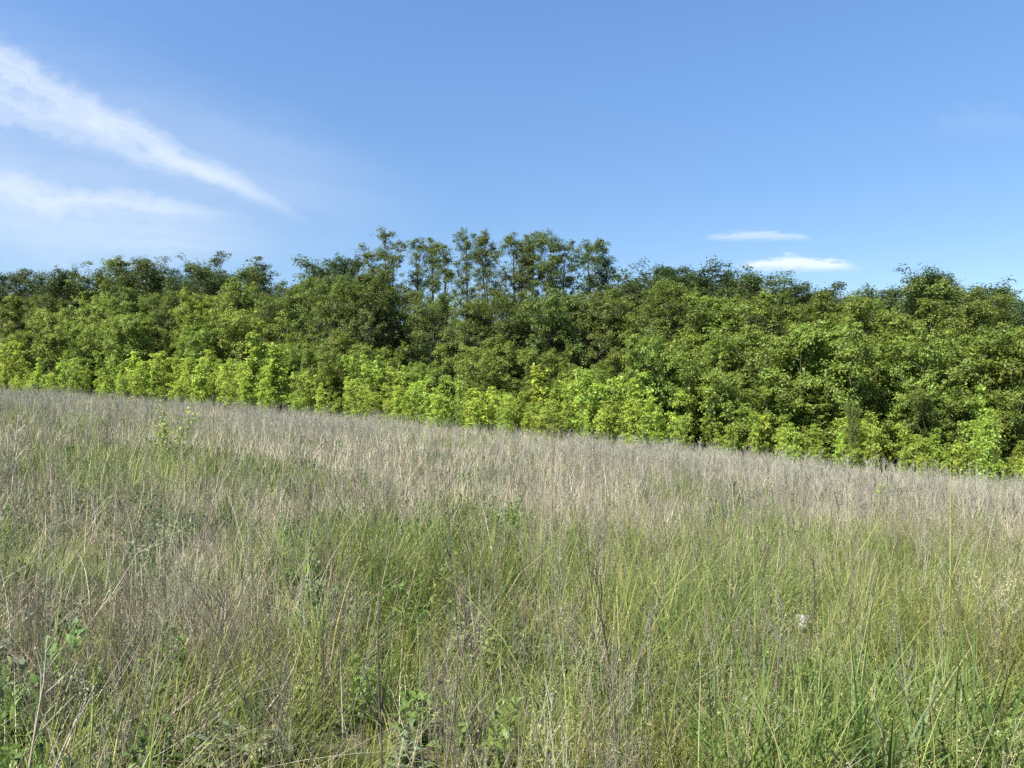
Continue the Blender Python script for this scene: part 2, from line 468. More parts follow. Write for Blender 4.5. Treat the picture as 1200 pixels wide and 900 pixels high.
CAT = {'pale_tree': 'tree', 'young_maple': 'sapling', 'leafy_bush': 'bush', 'broadleaf_tree': 'tree', 'dark_tree': 'tree', 'slender_tree': 'tree'}
def plant(kind, x, y, height, wide, label, group, variant, rot):
    H, w, c, _ = KINDS[kind][variant % len(KINDS[kind])]
    t = thing(kind, label, CAT[kind], (x, y, float(ground_z(x, y))), group, rot)
    s = height / H
    t.scale = (s * wide, s * wide, s)
    link('trunk', w, t); link('crown', c, t)
    return t
def plant_px(kind, px, ytop, d, wide, label, group, variant):
    Y = layer_depth(px, d)
    x, y, zt = at_depth(px, ytop, Y)
    h = zt - float(ground_z(x, y))
    return plant(kind, x, y, h, wide, label, group, variant, float(rng.uniform(0, 6.28)))

# where a tree stands, in words one can find in the photo
PLACE = [(0, 'at the left edge of the wood'), (60, 'above the big pale left bush'), (120, 'right of the big pale bush'),
         (190, 'above the lone meadow sapling'), (250, 'left of the dip in the skyline'), (320, 'beneath the dip in the skyline'),
         (390, 'left of the tall slender row'), (450, 'under the slender-row left end'), (520, 'by the dark mid-wood hollow'),
         (590, 'below the slender-row middle'), (660, 'under the slender-row right end'), (730, 'just right of the slender row'),
         (800, 'left of the two small clouds'), (870, 'under the lower cloud left end'), (930, 'under the lower cloud middle'),
         (1000, 'right of the small clouds'), (1060, 'under the highest right crown'), (1120, 'right of the highest right crown'),
         (1180, 'at the right edge of the wood')]
def place(px): return min(PLACE, key=lambda q: abs(q[0] - px))[1]
ORD = ['first', 'second', 'third', 'fourth', 'fifth', 'sixth', 'seventh', 'eighth', 'ninth', 'tenth', 'eleventh', 'twelfth', 'thirteenth', 'fourteenth', 'fifteenth', 'sixteenth']
NUM = ['', 'one', 'two', 'three', 'four', 'five', 'six', 'seven', 'eight', 'nine', 'ten', 'eleven', 'twelve', 'thirteen', 'fourteen']
def tell_apart(items):
    """items: (looks, px); gives each a label saying where it stands and, among look-alikes there, which one it is"""
    keys = [(a, place(px)) for a, px in items]
    out = []
    for (a, px), k in zip(items, keys):
        xs = sorted(p for (b, p), q in zip(items, keys) if q == k); n = len(xs); r = xs.index(px)
        which = '' if n == 1 else ('left' if r == 0 else 'right' if r == n - 1 else 'middle' if n == 3 else ORD[r]) + ' of ' + NUM[n] + ' '
        out.append('%s, %s%s' % (a, which, k[1]))
    return out

BACK = [(8, 324, 'd'), (42, 319, 'd'), (74, 313, 'd'), (108, 318, 'd'), (142, 305, 'b'), (176, 306, 'd'), (206, 318, 'd'), (237, 309, 'd'),
        (270, 302, 'd'), (309, 304, 's'), (345, 334, 'd'), (378, 309, 'd'), (404, 298, 'd'), (428, 312, 'd'),
        (735, 328, 'd'), (772, 310, 'd'), (794, 311, 'd'), (820, 322, 'd'), (846, 326, 'd'), (866, 316, 'd'), (890, 325, 'd'), (922, 336, 'd'), (954, 340, 'd'),
        (986, 338, 'd'), (1014, 344, 'd'), (1036, 337, 'd'), (1064, 324, 'd'), (1098, 321, 'd'), (1136, 332, 'b'), (1162, 342, 'd'), (1190, 354, 'd')]
SLENDER = [(440, 293), (461, 280), (487, 283), (505, 282), (522, 290), (545, 272), (570, 273), (586, 284), (600, 279), (612, 279), (624, 275), (645, 274), (660, 284), (676, 282), (692, 287), (712, 297)]
MID = [(18, 347), (58, 346), (102, 342), (150, 340), (196, 343), (238, 338), (284, 335), (330, 342), (362, 332), (396, 326), (430, 320), (470, 338), (508, 346),
       (552, 350), (588, 345), (624, 354), (662, 346), (702, 340), (744, 338), (786, 334), (830, 344), (874, 344), (908, 346), (946, 346), (984, 352),
       (1020, 352), (1064, 348), (1108, 352), (1150, 358), (1192, 368)]
FRONT = [(12, 388), (66, 360), (112, 372), (150, 366), (190, 386), (228, 376), (268, 357), (302, 366), (340, 402), (376, 402), (412, 388), (448, 402), (486, 424),
         (522, 428), (556, 404), (600, 396), (642, 406), (690, 424), (738, 404), (780, 392), (822, 386), (862, 386), (902, 380), (942, 376), (984, 382), (1022, 386),
         (1062, 388), (1102, 392), (1142, 386), (1184, 392)]
lab = tell_apart([('pale airy skyline tree' if k == 's' else 'fresh green skyline tree' if k == 'b' else 'dark green skyline tree', px) for px, _, k in BACK])
for i, (px, yt, k) in enumerate(BACK):
    kind = {'d': 'dark_tree', 'b': 'broadleaf_tree', 's': 'slender_tree'}[k]
    plant_px(kind, px, yt - 2, 21 + 6 * rng.random(), rng.uniform(1.05, 1.4), lab[i], 'trees along the skyline', i)
for i, (px, yt) in enumerate(SLENDER):
    plant_px('slender_tree', px, yt - 4, 22 + 5 * rng.random(), rng.uniform(.95, 1.25),
             'tall thin tree with airy crown, %s from the left in the slender row' % ORD[i], 'tall slender trees on the skyline', i)
PALE_MID = [(px > 740 or px < 340) and i % 3 != 1 for i, (px, _) in enumerate(MID)]
lab = tell_apart([('%s tree in mid wood' % ('pale green' if p else 'deep green'), px) for p, (px, _) in zip(PALE_MID, MID)])
for i, (px, yt) in enumerate(MID):
    plant_px('pale_tree' if PALE_MID[i] else 'broadleaf_tree', px, yt, 12.5 + 5 * rng.random(), rng.uniform(.9, 1.15), lab[i], 'trees in the middle of the wood', i)
lab = tell_apart([('light green bush behind the saplings', px) for px, _ in FRONT])
for i, (px, yt) in enumerate(FRONT):
    plant_px('leafy_bush', px, yt, 6.5 + 4 * rng.random(), rng.uniform(.9, 1.15), lab[i], 'leafy bushes behind the saplings', i)

EDGE = [(30, 418), (95, 402), (170, 412), (250, 404), (285, 408), (352, 428), (398, 424), (430, 408), (500, 442), (556, 430), (612, 424), (655, 430), (705, 420), (760, 428), (812, 436), (850, 424), (905, 432), (950, 428), (1050, 450), (1095, 438), (1140, 444), (1178, 432)]
lab = tell_apart([('low rounded bush at wood edge', px) for px, _ in EDGE])
for i, (px, yt) in enumerate(EDGE):
    plant_px('leafy_bush', px, yt + 14, 5.6 + 2.5 * rng.random(), rng.uniform(1.0, 1.35), lab[i], 'low bushes at the wood edge', i + 2)

# bright saplings in a thicket along the meadow's edge
def saplings():
    r = np.random.default_rng(5)
    pts = []
    tries = 0
    while len(pts) < 285 and tries < 40000:
        tries += 1
        px = r.uniform(-40, 1240); d = 6.5 * r.random() ** 1.15 - (r.uniform(1.5, 4.5) if r.random() < .17 else .2) + (float(vnoise(px, 0, 80, 6)) - .5) * 2.6
        Y = layer_depth(px, d); x = (px - 600) / F_PX * Y
        thick = float(vnoise(px, 0, 45, 4))                                # thickets and thin places
        if r.random() > .35 + .9 * thick: continue
        if all((x - a) ** 2 + (Y - b) ** 2 > .30 for a, b, *_ in pts): pts.append((x, Y, px, d))
    rows = []
    for x, y, px, d in pts:
        h = r.gamma(12, 1 / 12) * 1.8 * (.62 + .75 * float(vnoise(px, 0, 55, 2))) + .12 * max(d, 0)
        if r.random() < .08: h *= 1.35
        if d < 0: h *= .9
        if 500 < px < 780: h *= 1.18
        size = 'low' if h < 1.7 else ('tall' if h > 2.5 else 'middling')
        rank = 'front' if d < 1.8 else ('second' if d < 4.0 else 'back')
        rows.append((x, y, h, px, '%s yellow-green sapling in %s rank' % (size, rank)))
    lab = tell_apart([(q[4], q[3]) for q in rows])
    for (x, y, h, px, _), l in zip(rows, lab):
        plant('young_maple', x, y, h, r.uniform(.85, 1.5) * (1.25 if h < 1.7 else 1), l, 'bright saplings along the meadow edge', int(r.integers(8)), r.uniform(0, 6.28))
saplings()
plant_px('broadleaf_tree', 1000, 474, .9, .42, 'dark narrow upright shrub standing among the bright saplings at right', None, 3)

# the far wood seen through gaps: one mass
def far_wood():
    r = np.random.default_rng(8); acc = Acc()
    src = [KINDS['dark_tree'][i][3].arrays() for i in range(5)]
    skyx = [p[0] for p in BACK] ; skyy = [p[1] for p in BACK]
    for q in range(46):
        px = -80 + 1360 * (q + r.random()) / 46
        Y = layer_depth(px, r.uniform(30, 44))
        yt = np.interp(px, skyx, skyy) + r.uniform(5, 20)
        if 440 < px < 730: yt = 366 + r.uniform(-6, 12)
        x, y, zt = at_depth(px, yt, Y)
        gz = float(ground_z(x, y)); s = (zt - gz) / 13.0
        v, f, c = src[q % 5]
        pick = r.random(len(f)) < .42
        v4 = v.reshape(-1, 4, 3)[pick]; c4 = c.reshape(-1, 4, 3)[pick]
        ctr = v4.mean(1, keepdims=True); v4 = ctr + (v4 - ctr) * 1.5
        a = r.uniform(0, 6.28); ca, sa = math.cos(a), math.sin(a)
        w = s * 1.15
        vv = np.stack([(v4[..., 0] * ca - v4[..., 1] * sa) * w + x, (v4[..., 0] * sa + v4[..., 1] * ca) * w + y, v4[..., 2] * s + gz], -1)
        acc.add(vv.reshape(-1, 3), np.arange(len(v4) * 4).reshape(-1, 4), c4.reshape(-1, 3))
    for q in range(90):                                   # undergrowth between the trunks
        px = -60 + 1320 * (q + r.random()) / 90
        Y = layer_depth(px, r.uniform(15, 27)); x = (px - 600) / F_PX * Y
        gz = float(ground_z(x, Y)); v, f, c = src[q % 5]
        pick = r.random(len(f)) < .22
        v4 = v.reshape(-1, 4, 3)[pick]; c4 = c.reshape(-1, 4, 3)[pick]
        s = r.uniform(.38, .55); ctr = v4.mean(1, keepdims=True); v4 = ctr + (v4 - ctr) * 2.0
        vv = v4 * np.array([s, s, s * 1.1]) + np.array([x, Y, gz - .8])
        acc.add(vv.reshape(-1, 3), np.arange(len(v4) * 4).reshape(-1, 4), c4.reshape(-1, 3))
    o = link('woodland', acc.mesh('woodland', M_DARK))
    o['kind'] = 'stuff'; o['label'] = 'deep green wood filling the gaps behind the trees'; o['category'] = 'wood'
far_wood()

# ------------------------------------------------------------------ meadow
STONE = on_ground(940, 742)
def scatter(n, rho_pow, near=4.0, y0=1.5, y1=58.0):
    """points over the meadow as far as it can be seen; rho falls as (near/Y)^rho_pow"""
    Y = np.linspace(y0, y1, 3000)
    rho = np.minimum(1, near / Y) ** rho_pow * (1.5 * Y + 5.0)
    cdf = np.cumsum(rho); cdf /= cdf[-1]
    y = np.interp(rng.random(n), cdf, Y)
    x = rng.uniform(-1, 1, n) * (.75 * y + 2.5)
    ok = y < edge_y(x) + 1.5
    sx, sy = STONE                                     # the grass is trodden thin just before the stone
    u = x / y - sx / sy
    thin = (np.abs(u) < .030) & (y > sy - 1.3) & (y < sy + .06)
    ok &= ~(thin & (rng.random(n) < .93))
    return x[ok], y[ok]
def base_pts(x, y): return np.stack([x, y, ground_z(x, y) - .01], -1)
def choose(pal, n, w=None, jit=.16):
    pal = np.array(pal); i = rng.choice(len(pal), n, p=w)
    return pal[i] * rng.uniform(1 - jit, 1 + jit, (n, 1)) * rng.uniform(.95, 1.05, (n, 3))

def greenness(x, y):
    """0 dry .. 1 lush"""
    g = fbm(x, y, 5.0, 0) * 1.0 + .35 * fbm(x, y, 1.6, 5) - .12
    far = np.clip((y - 7) / 17, 0, 1)
    left = np.clip((-x - .25 * y) / 4, 0, 1) * np.clip((10 - y) / 8, 0, 1)
    g = (g - .53) * 2.3 + .55
    g = g - .24 * np.clip((x + 1) / 2.5, 0, 1) * np.clip((y - 4) / 4, 0, 1)
    g = g + .20 * np.clip((4.6 - y) / 1.6, 0, 1) * np.clip((x + 1.6) / 1.2, 0, 1)
    return np.clip(g - .46 * far - .24 * left, 0, 1)

def tussocks(x, y, cell, pull):
    """draw points toward jittered tuft centres; returns x, y, outward heading, a random number per tuft"""
    i, j = np.floor(x / cell).astype(int), np.floor(y / cell).astype(int)
    n = 256
    jx, jy, rv = _LAT[8][i % n, j % n], _LAT[9][i % n, j % n], _LAT[10][i % n, j % n]
    cx, cy = (i + .15 + .7 * jx) * cell, (j + .15 + .7 * jy) * cell
    return cx + (x - cx) * pull, cy + (y - cy) * pull, np.arctan2(y - cy, x - cx), rv

def make_grass():
    x, y = scatter(480000, 1.35, 4.0, 1.9)
    keep = rng.random(len(x)) < np.clip(.28 + 1.2 * greenness(x, y), .25, 1)
    x, y = x[keep], y[keep]
    x, y, out, rv = tussocks(x, y, .38, .72); n = len(x)
    g = greenness(x, y)
    k = np.maximum(1, y / 5)
    hm = np.clip(1 + 3.0 * (fbm(x, y, 1.15, 2) - .5), .40, 1.40)     # tufts and hollows
    L = rng.gamma(6, 1 / 6, n) * hm * (.15 + .19 * g + .15 * rv) * np.clip(.62 + .12 * (y - 2), .6, 1) * np.where(y > 6, .84, 1)
    W = rng.uniform(.0035, .0078, n) * k ** .75
    hd = out + rng.normal(0, .9, n)
    lean = np.abs(rng.normal(.2, .28, n)); cv = np.abs(rng.normal(.7, .65, n))
    col = choose([(.155, .200, .042), (.205, .245, .056), (.110, .160, .046), (.26, .29, .085), (.29, .26, .11)], n, [.32, .28, .18, .14, .08], .22)
    col = col * (.72 + .56 * rv)[:, None] * (1 + np.array([.22, .0, -.1]) * (2 * fbm(x, y, .9, 11) - 1)[:, None])
    col = col * (1 + .18 * np.clip((5 - y) / 2, 0, 1))[:, None]     # blade colour gets lighter towards the camera
    dry = np.clip(.55 - g, 0, .5)[:, None]
    col = col * (1 - dry * .5) + np.array([.26, .23, .13]) * dry * .5
    near = y < 9
    acc = Acc()
    for msk, lv in ((near, 5), (~near, 3)):
        v, f, m = blades(base_pts(x[msk], y[msk]), hd[msk], lean[msk], L[msk], W[msk], cv[msk], lv, rng.normal(0, .7, msk.sum()))
        acc.add(v, f, np.repeat(col[msk], m, 0))
    o = link('meadow_grass', acc.mesh('meadow_grass', M_GRASS))
    o['kind'] = 'stuff'; o['label'] = 'fresh green grass growing among the dead stalks'; o['category'] = 'grass'
make_grass()

def make_straw():
    x, y = scatter(330000, 1.25)
    tuftd = fbm(x, y, 1.0, 4)
    keep = rng.random(len(x)) < np.clip(1.05 - .75 * greenness(x, y), .3, 1) * np.clip((tuftd - .36) * 5.0, .10, 1.25)
    x, y = x[keep], y[keep]; n = len(x)
    k = np.maximum(1, y / 5)
    L = rng.gamma(7, 1 / 7, n) * .40 * np.clip(.7 + .1 * (y - 2), .7, 1)
    W = rng.uniform(.0018, .0042, n) * k ** .8
    hd = rng.uniform(0, 6.28, n)
    flop = rng.random(n) < np.where(y < 9, .55, .4)
    lean = np.where(flop, rng.uniform(.4, 1.35, n), np.abs(rng.normal(.14, .18, n)))
    cv = np.where(flop, rng.uniform(-.3, .6, n), rng.normal(.2, .45, n))
    col = choose([(.47, .42, .30), (.38, .34, .26), (.56, .51, .39), (.26, .21, .16), (.40, .31, .23)], n, [.3, .25, .17, .17, .11], .2)
    near = y < 9
    acc = Acc()
    for msk, lv in ((near, 5), (~near, 3)):
        v, f, m = blades(base_pts(x[msk], y[msk]), hd[msk], lean[msk], L[msk], W[msk], cv[msk], lv, rng.normal(0, .8, msk.sum()))
        acc.add(v, f, np.repeat(col[msk], m, 0))
    o = link('dry_grass', acc.mesh('dry_grass', M_STRAW))
    o['kind'] = 'stuff'; o['label'] = 'pale dry straw of last year standing in the grass'; o['category'] = 'dry grass'
make_straw()

def stalk_template(seed, H, nb, thick=.0035, head=True, spread=(18, 42)):
    """a dead branching weed stalk: stem, side twigs, withered seed heads"""
    r = np.random.default_rng(seed); acc = Acc()
    d = np.array([r.normal(0, .08), r.normal(0, .08), 1.0])
    path, _ = branch_path(r, (0, 0, -.03), d, H, .05, 6, .05)
    tube(acc, path, thick * np.linspace(1, .35, 6), 3)
    tips = [path[-1]]
    for q in range(nb):
        t = r.uniform(.42, .97) * 5; i = min(int(t), 4); p = path[i] + (path[i + 1] - path[i]) * (t - i)
        a = r.uniform(0, 6.28); e = R(90 - r.uniform(*spread))
        dd = np.array([math.cos(a) * math.cos(e), math.sin(a) * math.cos(e), math.sin(e)])
        bp, _ = branch_path(r, p, dd, H * r.uniform(.10, .30) * (1.25 - t / 5 * .6), .25, 3, .12)
        tube(acc, bp, thick * np.array([.5, .36, .2]), 3)
        tips += [bp[-1], bp[1]]
    if head:
        tp = np.array(tips); n = len(tp) * 2
        P = np.repeat(tp, 2, 0) + r.normal(0, .006, (n, 3))
        N = unit(r.normal(0, 1, (n, 3))); T = unit(np.cross(N, r.normal(0, 1, (n, 3))) + np.array([0, 0, .3]))
        v, f = leaf_quads(P, N, T, r.uniform(.006, .013, n), .35)
        acc.add(v, f)
    return acc.arrays()

STALKS = [stalk_template(700 + i, 1.0, 6 + i % 5 * 2, .0042) for i in range(10)]
def stamp(acc, tmpl, P, rot, tilt, taz, sc, thick, col):
    """copies of a template, all rows at once; thick widens across the stem only a little by xy scale"""
    v, f, _ = tmpl; n = len(P)
    ca, sa = np.cos(rot)[:, None], np.sin(rot)[:, None]
    X = (v[None, :, 0] * ca - v[None, :, 1] * sa) * sc[:, None] * thick[:, None]
    Y = (v[None, :, 0] * sa + v[None, :, 1] * ca) * sc[:, None] * thick[:, None]
    Z = v[None, :, 2] * sc[:, None]
    tx, ty = (np.tan(tilt) * np.cos(taz))[:, None], (np.tan(tilt) * np.sin(taz))[:, None]
    vv = np.stack([X + Z * tx + P[:, 0:1], Y + Z * ty + P[:, 1:2], Z + P[:, 2:3]], -1).reshape(-1, 3)
    ff = (f[None] + (np.arange(n) * len(v))[:, None, None]).reshape(-1, 4)
    acc.add(vv, ff, np.repeat(col, len(v), 0))

STALKS_FAR = [stalk_template(760 + i, 1.0, 5 + i % 4 * 2, .0085, True) for i in range(8)]
def make_stalks():
    acc = Acc()
    x, y = scatter(66000, 1.02, 5.5, 2.0)
    tx, ty, _, rv = tussocks(x, y, .55, .22)
    b = rv > .45
    x, y = np.where(b, tx, x), np.where(b, ty, y)
    clump = fbm(x, y, 1.7, 7)
    clump = .55 * clump + .45 * fbm(x * .8, y * .45, 2.6, 1)
    p = np.clip((clump - .39) * 5.0, .10, 1) * np.clip(1.15 - .6 * greenness(x, y) * 1.1, .25, 1)
    p = p * np.where((x > .5) & (y < 3.9), .3, 1.0)
    keep = rng.random(len(x)) < p
    x, y = x[keep], y[keep]; n = len(x)
    sc = rng.gamma(16, 1 / 16, n) * (.40 + .36 * vnoise(x, y, 3.5, 9)) * np.where(y < 5, .85, 1.0)
    sc = np.minimum(sc, np.where(y < 9, .78, 1.1))
    col = choose([(.235, .205, .175), (.32, .29, .25), (.135, .11, .092), (.42, .385, .325), (.28, .22, .18)], n, [.30, .26, .18, .14, .12])
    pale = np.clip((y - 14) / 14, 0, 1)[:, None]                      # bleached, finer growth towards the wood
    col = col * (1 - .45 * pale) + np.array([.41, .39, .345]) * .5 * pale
    col = col * np.where(y < 7, .86, 1.0)[:, None] * np.where(y < 12, 1, 0)[:, None] * np.array([1.0, .97, .88]) + col * np.where(y < 12, 0, 1)[:, None]
    col = col * np.array([.96, 1.03, .93])
    col = col * np.clip(.80 + .20 * (x / y + .6) / 1.1, .78, 1.02)[:, None]      # greyer weeds to the left, bleached ones to the right
    rot = rng.uniform(0, 6.28, n); taz = rng.uniform(0, 6.28, n); tilt = np.abs(rng.normal(0, .13, n))
    which = rng.integers(0, 10, n)
    P = base_pts(x, y)
    for far in (False, True):
        src = STALKS_FAR if far else STALKS
        for i in range(len(src)):
            m = (which % len(src) == i) & ((y >= 14) if far else (y < 14))
            if m.any(): stamp(acc, src[i], P[m], rot[m], tilt[m], taz[m], sc[m], np.full(m.sum(), 1.0), col[m])
    o = link('dead_stalks', acc.mesh('dead_stalks', M_STALK))
    o['kind'] = 'stuff'; o['label'] = 'grey brown dead weed stalks standing all over the meadow'; o['category'] = 'dead weeds'
make_stalks()


# ------------------------------------------------------------------ flowering grass and leafy weeds
def brome_template(seed, H):
    """a grass stem with a loose nodding head"""
    r = np.random.default_rng(seed); acc = Acc()
    p, dend = branch_path(r, (0, 0, -.02), np.array([r.normal(0, .12), r.normal(0, .12), 1.0]), H, -.22, 7, .05)
    tube(acc, p, .0016 * np.linspace(1, .5, 7), 3, (.62, .78, .42))
    for q in range(int(r.integers(9, 15))):
        t = r.uniform(.72, 1.0) * 6; i = min(int(t), 5); b = p[i] + (p[i + 1] - p[i]) * (t - i)
        d = unit(dend + r.normal(0, .55, 3) + np.array([0, 0, -.1])); L = H * r.uniform(.05, .13)
        bp, de = branch_path(r, b, d, L, -.7, 3, .15)
        tube(acc, bp, [.0007, .0006, .0005], 3, (.8, .85, .5))
        N = unit(np.cross(de, r.normal(0, 1, 3)))[None]
        for u in (1, 2, 2):
            v, f = leaf_quads((bp[u] + r.normal(0, .004, 3))[None], N, unit(de + r.normal(0, .3, 3))[None], np.array([r.uniform(.008, .016)]), .15, .03, .0)
            acc.add(v, f, (1.0, 1.0, .75))
    return acc.arrays()
def stamp_tint(acc, tmpl, P, rot, tilt, taz, sc, col):
    n0 = len(acc.c)
    stamp(acc, tmpl, P, rot, tilt, taz, sc, np.ones(len(P)), col)
    acc.c[n0] = (acc.c[n0].reshape(len(P), -1, 3) * tmpl[2][None]).reshape(-1, 3)
BROME = [brome_template(800 + i, .62) for i in range(8)]
def make_flowering_grass():
    acc = Acc()
    x, y = scatter(15000, 1.5, 5.0, 2.2, 30)
    right = np.clip((x + .2 * y) / 4 + .3, .12, 1)
    keep = rng.random(len(x)) < np.clip((greenness(x, y) - .25) * 2.0, .05, .8) * right
    x, y = x[keep], y[keep]; n = len(x)
    col = choose([(.30, .33, .14), (.36, .36, .19), (.24, .28, .10), (.36, .33, .20)], n, [.35, .3, .2, .15])
    sc = rng.uniform(.65, 1.1, n); rot = rng.uniform(0, 6.28, n); P = base_pts(x, y); w = rng.integers(0, 8, n)
    for i in range(8):
        m = w == i
        if m.any(): stamp_tint(acc, BROME[i], P[m], rot[m], np.abs(rng.normal(0, .1, m.sum())), rot[m], sc[m], col[m])
    o = link('flowering_grass', acc.mesh('flowering_grass', M_GRASS))
    o['kind'] = 'stuff'; o['label'] = 'loose nodding pale heads of flowering grass'; o['category'] = 'grass'
make_flowering_grass()

def weed_template(seed, H, n_leaf, leaf, aspect=.15, stems=1, angle=(25, 70), feather=False):
    r = np.random.default_rng(seed); wood, lf = Acc(), Acc()
    for s in range(stems):
        a = r.uniform(0, 6.28); l = 0.05 if stems == 1 else r.uniform(.15, .5)
        p, _ = branch_path(r, (r.normal(0, .01 * stems), r.normal(0, .01 * stems), -.02), unit(np.array([math.cos(a) * l, math.sin(a) * l, 1.0])), H * r.uniform(.7, 1.0), .15, 6, .06)
        tube(wood, p, .0028 * np.linspace(1, .4, 6) * (H / .4) ** .5, 4)
        for q in range(n_leaf):
            t = (q + .3 + r.random() * .5) / n_leaf; k = min(int(t * 5), 4); b = p[k] + (p[k + 1] - p[k]) * (t * 5 - k)
            th = q * 2.4 + a + r.normal(0, .3); e = R(90 - r.uniform(*angle))
            T = np.array([math.cos(th) * math.cos(e), math.sin(th) * math.cos(e), math.sin(e)])
            N = unit(np.array([-math.cos(th) * math.sin(e), -math.sin(th) * math.sin(e), math.cos(e)]) + r.normal(0, .25, 3))
            T = unit(T - N * np.dot(N, T)); sz = leaf * r.uniform(.7, 1.2) * (1.15 - .65 * t)
            if feather:
                for u in np.linspace(.15, 1, 7):
                    B = np.cross(N, T)
                    for sg in (-1, 1):
                        d = unit(T * .8 + B * sg)
                        v, f = leaf_quads((b + T * sz * u * .85)[None], N[None], d[None], np.array([sz * (.42 - .25 * u)]), .13, .02, .06)
                        lf.add(v, f, np.full(3, r.uniform(.85, 1.15)))
            else:
                # two quads per leaf so that it arches
                B = unit(np.cross(N, T)); mid = b + T * sz * .55; tip = b + T * sz - N * sz * .22
                w = sz * aspect
                v = np.array([b - B * w * .3, b + B * w * .3, mid + B * w, mid - B * w, tip + B * w * .12, tip - B * w * .12])
                v[2:4] += N * w * .25
                lf.add(v, [[0, 1, 2, 3], [3, 2, 4, 5]], np.full(3, r.uniform(.82, 1.18)))
    return wood, lf
WEEDS = [weed_template(850 + i, .42, 16 + 3 * (i % 3), .085 + .02 * (i % 2), .13 + .05 * (i % 3), 1 + (i % 3)) for i in range(7)]
def make_weeds():
    acc = Acc()
    x, y = scatter(15000, 1.35, 5.0, 2.0, 34)
    keep = rng.random(len(x)) < np.clip((fbm(x, y, 2.2, 6) - .40) * 4, .03, 1)
    x, y = x[keep], y[keep]; n = len(x)
    col = choose([(.11, .19, .04), (.16, .24, .05), (.14, .18, .09), (.19, .22, .13), (.09, .15, .05)], n, [.28, .24, .2, .14, .14])
    sc = rng.uniform(.45, 1.05, n); rot = rng.uniform(0, 6.28, n); P = base_pts(x, y); w = rng.integers(0, len(WEEDS), n)
    for i, (wo, lf) in enumerate(WEEDS):
        both = Acc(); both.add(*wo.arrays()[:2], (.9, .85, .8)); both.add(*lf.arrays())
        m = w == i
        if m.any(): stamp_tint(acc, both.arrays(), P[m], rot[m], np.abs(rng.normal(0, .1, m.sum())), rot[m], sc[m], col[m])
    o = link('leafy_weeds', acc.mesh('leafy_weeds', M_WEED))
    o['kind'] = 'stuff'; o['label'] = 'small leafy weeds scattered through the grass'; o['category'] = 'weeds'
make_weeds()

# ------------------------------------------------------------------ single plants and things in the meadow
def tinted(acc, col):
    v, f, c = acc.arrays(); a = Acc(); a.add(v, f, c * np.array(col)); return a
def spot(px, py):
    x, y = on_ground(px, py); return (x, y, float(ground_z(x, y)))

def weed_thing(px, py, seed, H, n_leaf, leaf, aspect, stems, col, label, angle=(25, 70), feather=False):
    t = thing('leafy_weed', label, 'weed', spot(px, py), 'single leafy weeds in the meadow')
    wo, lf = weed_template(seed, H, n_leaf, leaf, aspect, stems, angle, feather)
    link('stem', tinted(wo, np.array(col) * .8).mesh('weed_stem', M_WEED), t)
    link('leaves', tinted(lf, col).mesh('weed_leaves', M_WEED), t)
weed_thing(8, 905, 1, .36, 13, .16, .2, 6, (.15, .225, .05), 'bright green feathery weed at the bottom left corner of the meadow', (35, 75), True)
weed_thing(272, 905, 2, .24, 12, .13, .20, 8, (.22, .26, .15), 'low grey green weed beside the brown tangle at lower left', (40, 85))
weed_thing(182, 930, 3, .24, 10, .12, .16, 6, (.14, .205, .05), 'low bright green weed with long leaves at the bottom edge', (35, 75))
weed_thing(498, 868, 4, .30, 12, .11, .22, 4, (.14, .23, .05), 'bright broad leaved weed by the dark stalks at bottom centre', (30, 70))
weed_thing(478, 905, 5, .24, 12, .09, .25, 5, (.19, .235, .13), 'grey green low weed just below the bright broad leaved one', (40, 80))
weed_thing(566, 800, 6, .42, 16, .09, .26, 4, (.24, .30, .10), 'pale leaved weed on thin stems in mid meadow', (30, 75))
weed_thing(668, 812, 7, .44, 18, .09, .22, 4, (.17, .22, .14), 'grey leaved upright weed right of the pale leaved one', (25, 65))
weed_thing(548, 705, 8, .42, 14, .10, .28, 3, (.27, .33, .06), 'small yellow green weed in the shaded hollow of the grass', (30, 70))
weed_thing(1040, 600, 9, .75, 16, .16, .30, 3, (.24, .34, .04), 'lone bright green seedling at the far right of the meadow', (35, 75))

def meadow_sapling():
    t = thing('maple_seedling', 'lone yellow green sapling standing in the dry grass at left', 'sapling', spot(196, 548))
    r = np.random.default_rng(77); wood, lf = Acc(), Acc(); 
    for lean, az, L in ((.03, 2.8, 1.15), (.42, .1, 1.05), (.25, 3.4, .75)):
        p, _ = branch_path(r, (0, 0, -.05), unit(np.array([math.cos(az) * lean, math.sin(az) * lean, 1.0])), L, .05, 8, .07)
        tube(wood, p, .012 * np.linspace(1, .3, 8), 5)
        for k in range(3, 8):
            n = 26; P = p[k] + r.normal(0, .07, (n, 3)); T = unit(r.normal(0, 1, (n, 3)) + np.array([0, 0, .2])); N = unit(np.cross(T, r.normal(0, 1, (n, 3))))
            N = N * np.sign(N[:, 2:3] + .01)
            v, f = leaf_quads(P, N, T, r.uniform(.035, .07, n), .34); lf.add(v, f, np.repeat(r.uniform(.85, 1.15, n), 4)[:, None] * np.ones(3))
    link('trunk', tinted(wood, (.12, .11, .08)).mesh('seedling_trunk', M_STALK), t)
    link('leaves', tinted(lf, (.27, .34, .06)).mesh('seedling_leaves', M_WEED), t)
meadow_sapling()

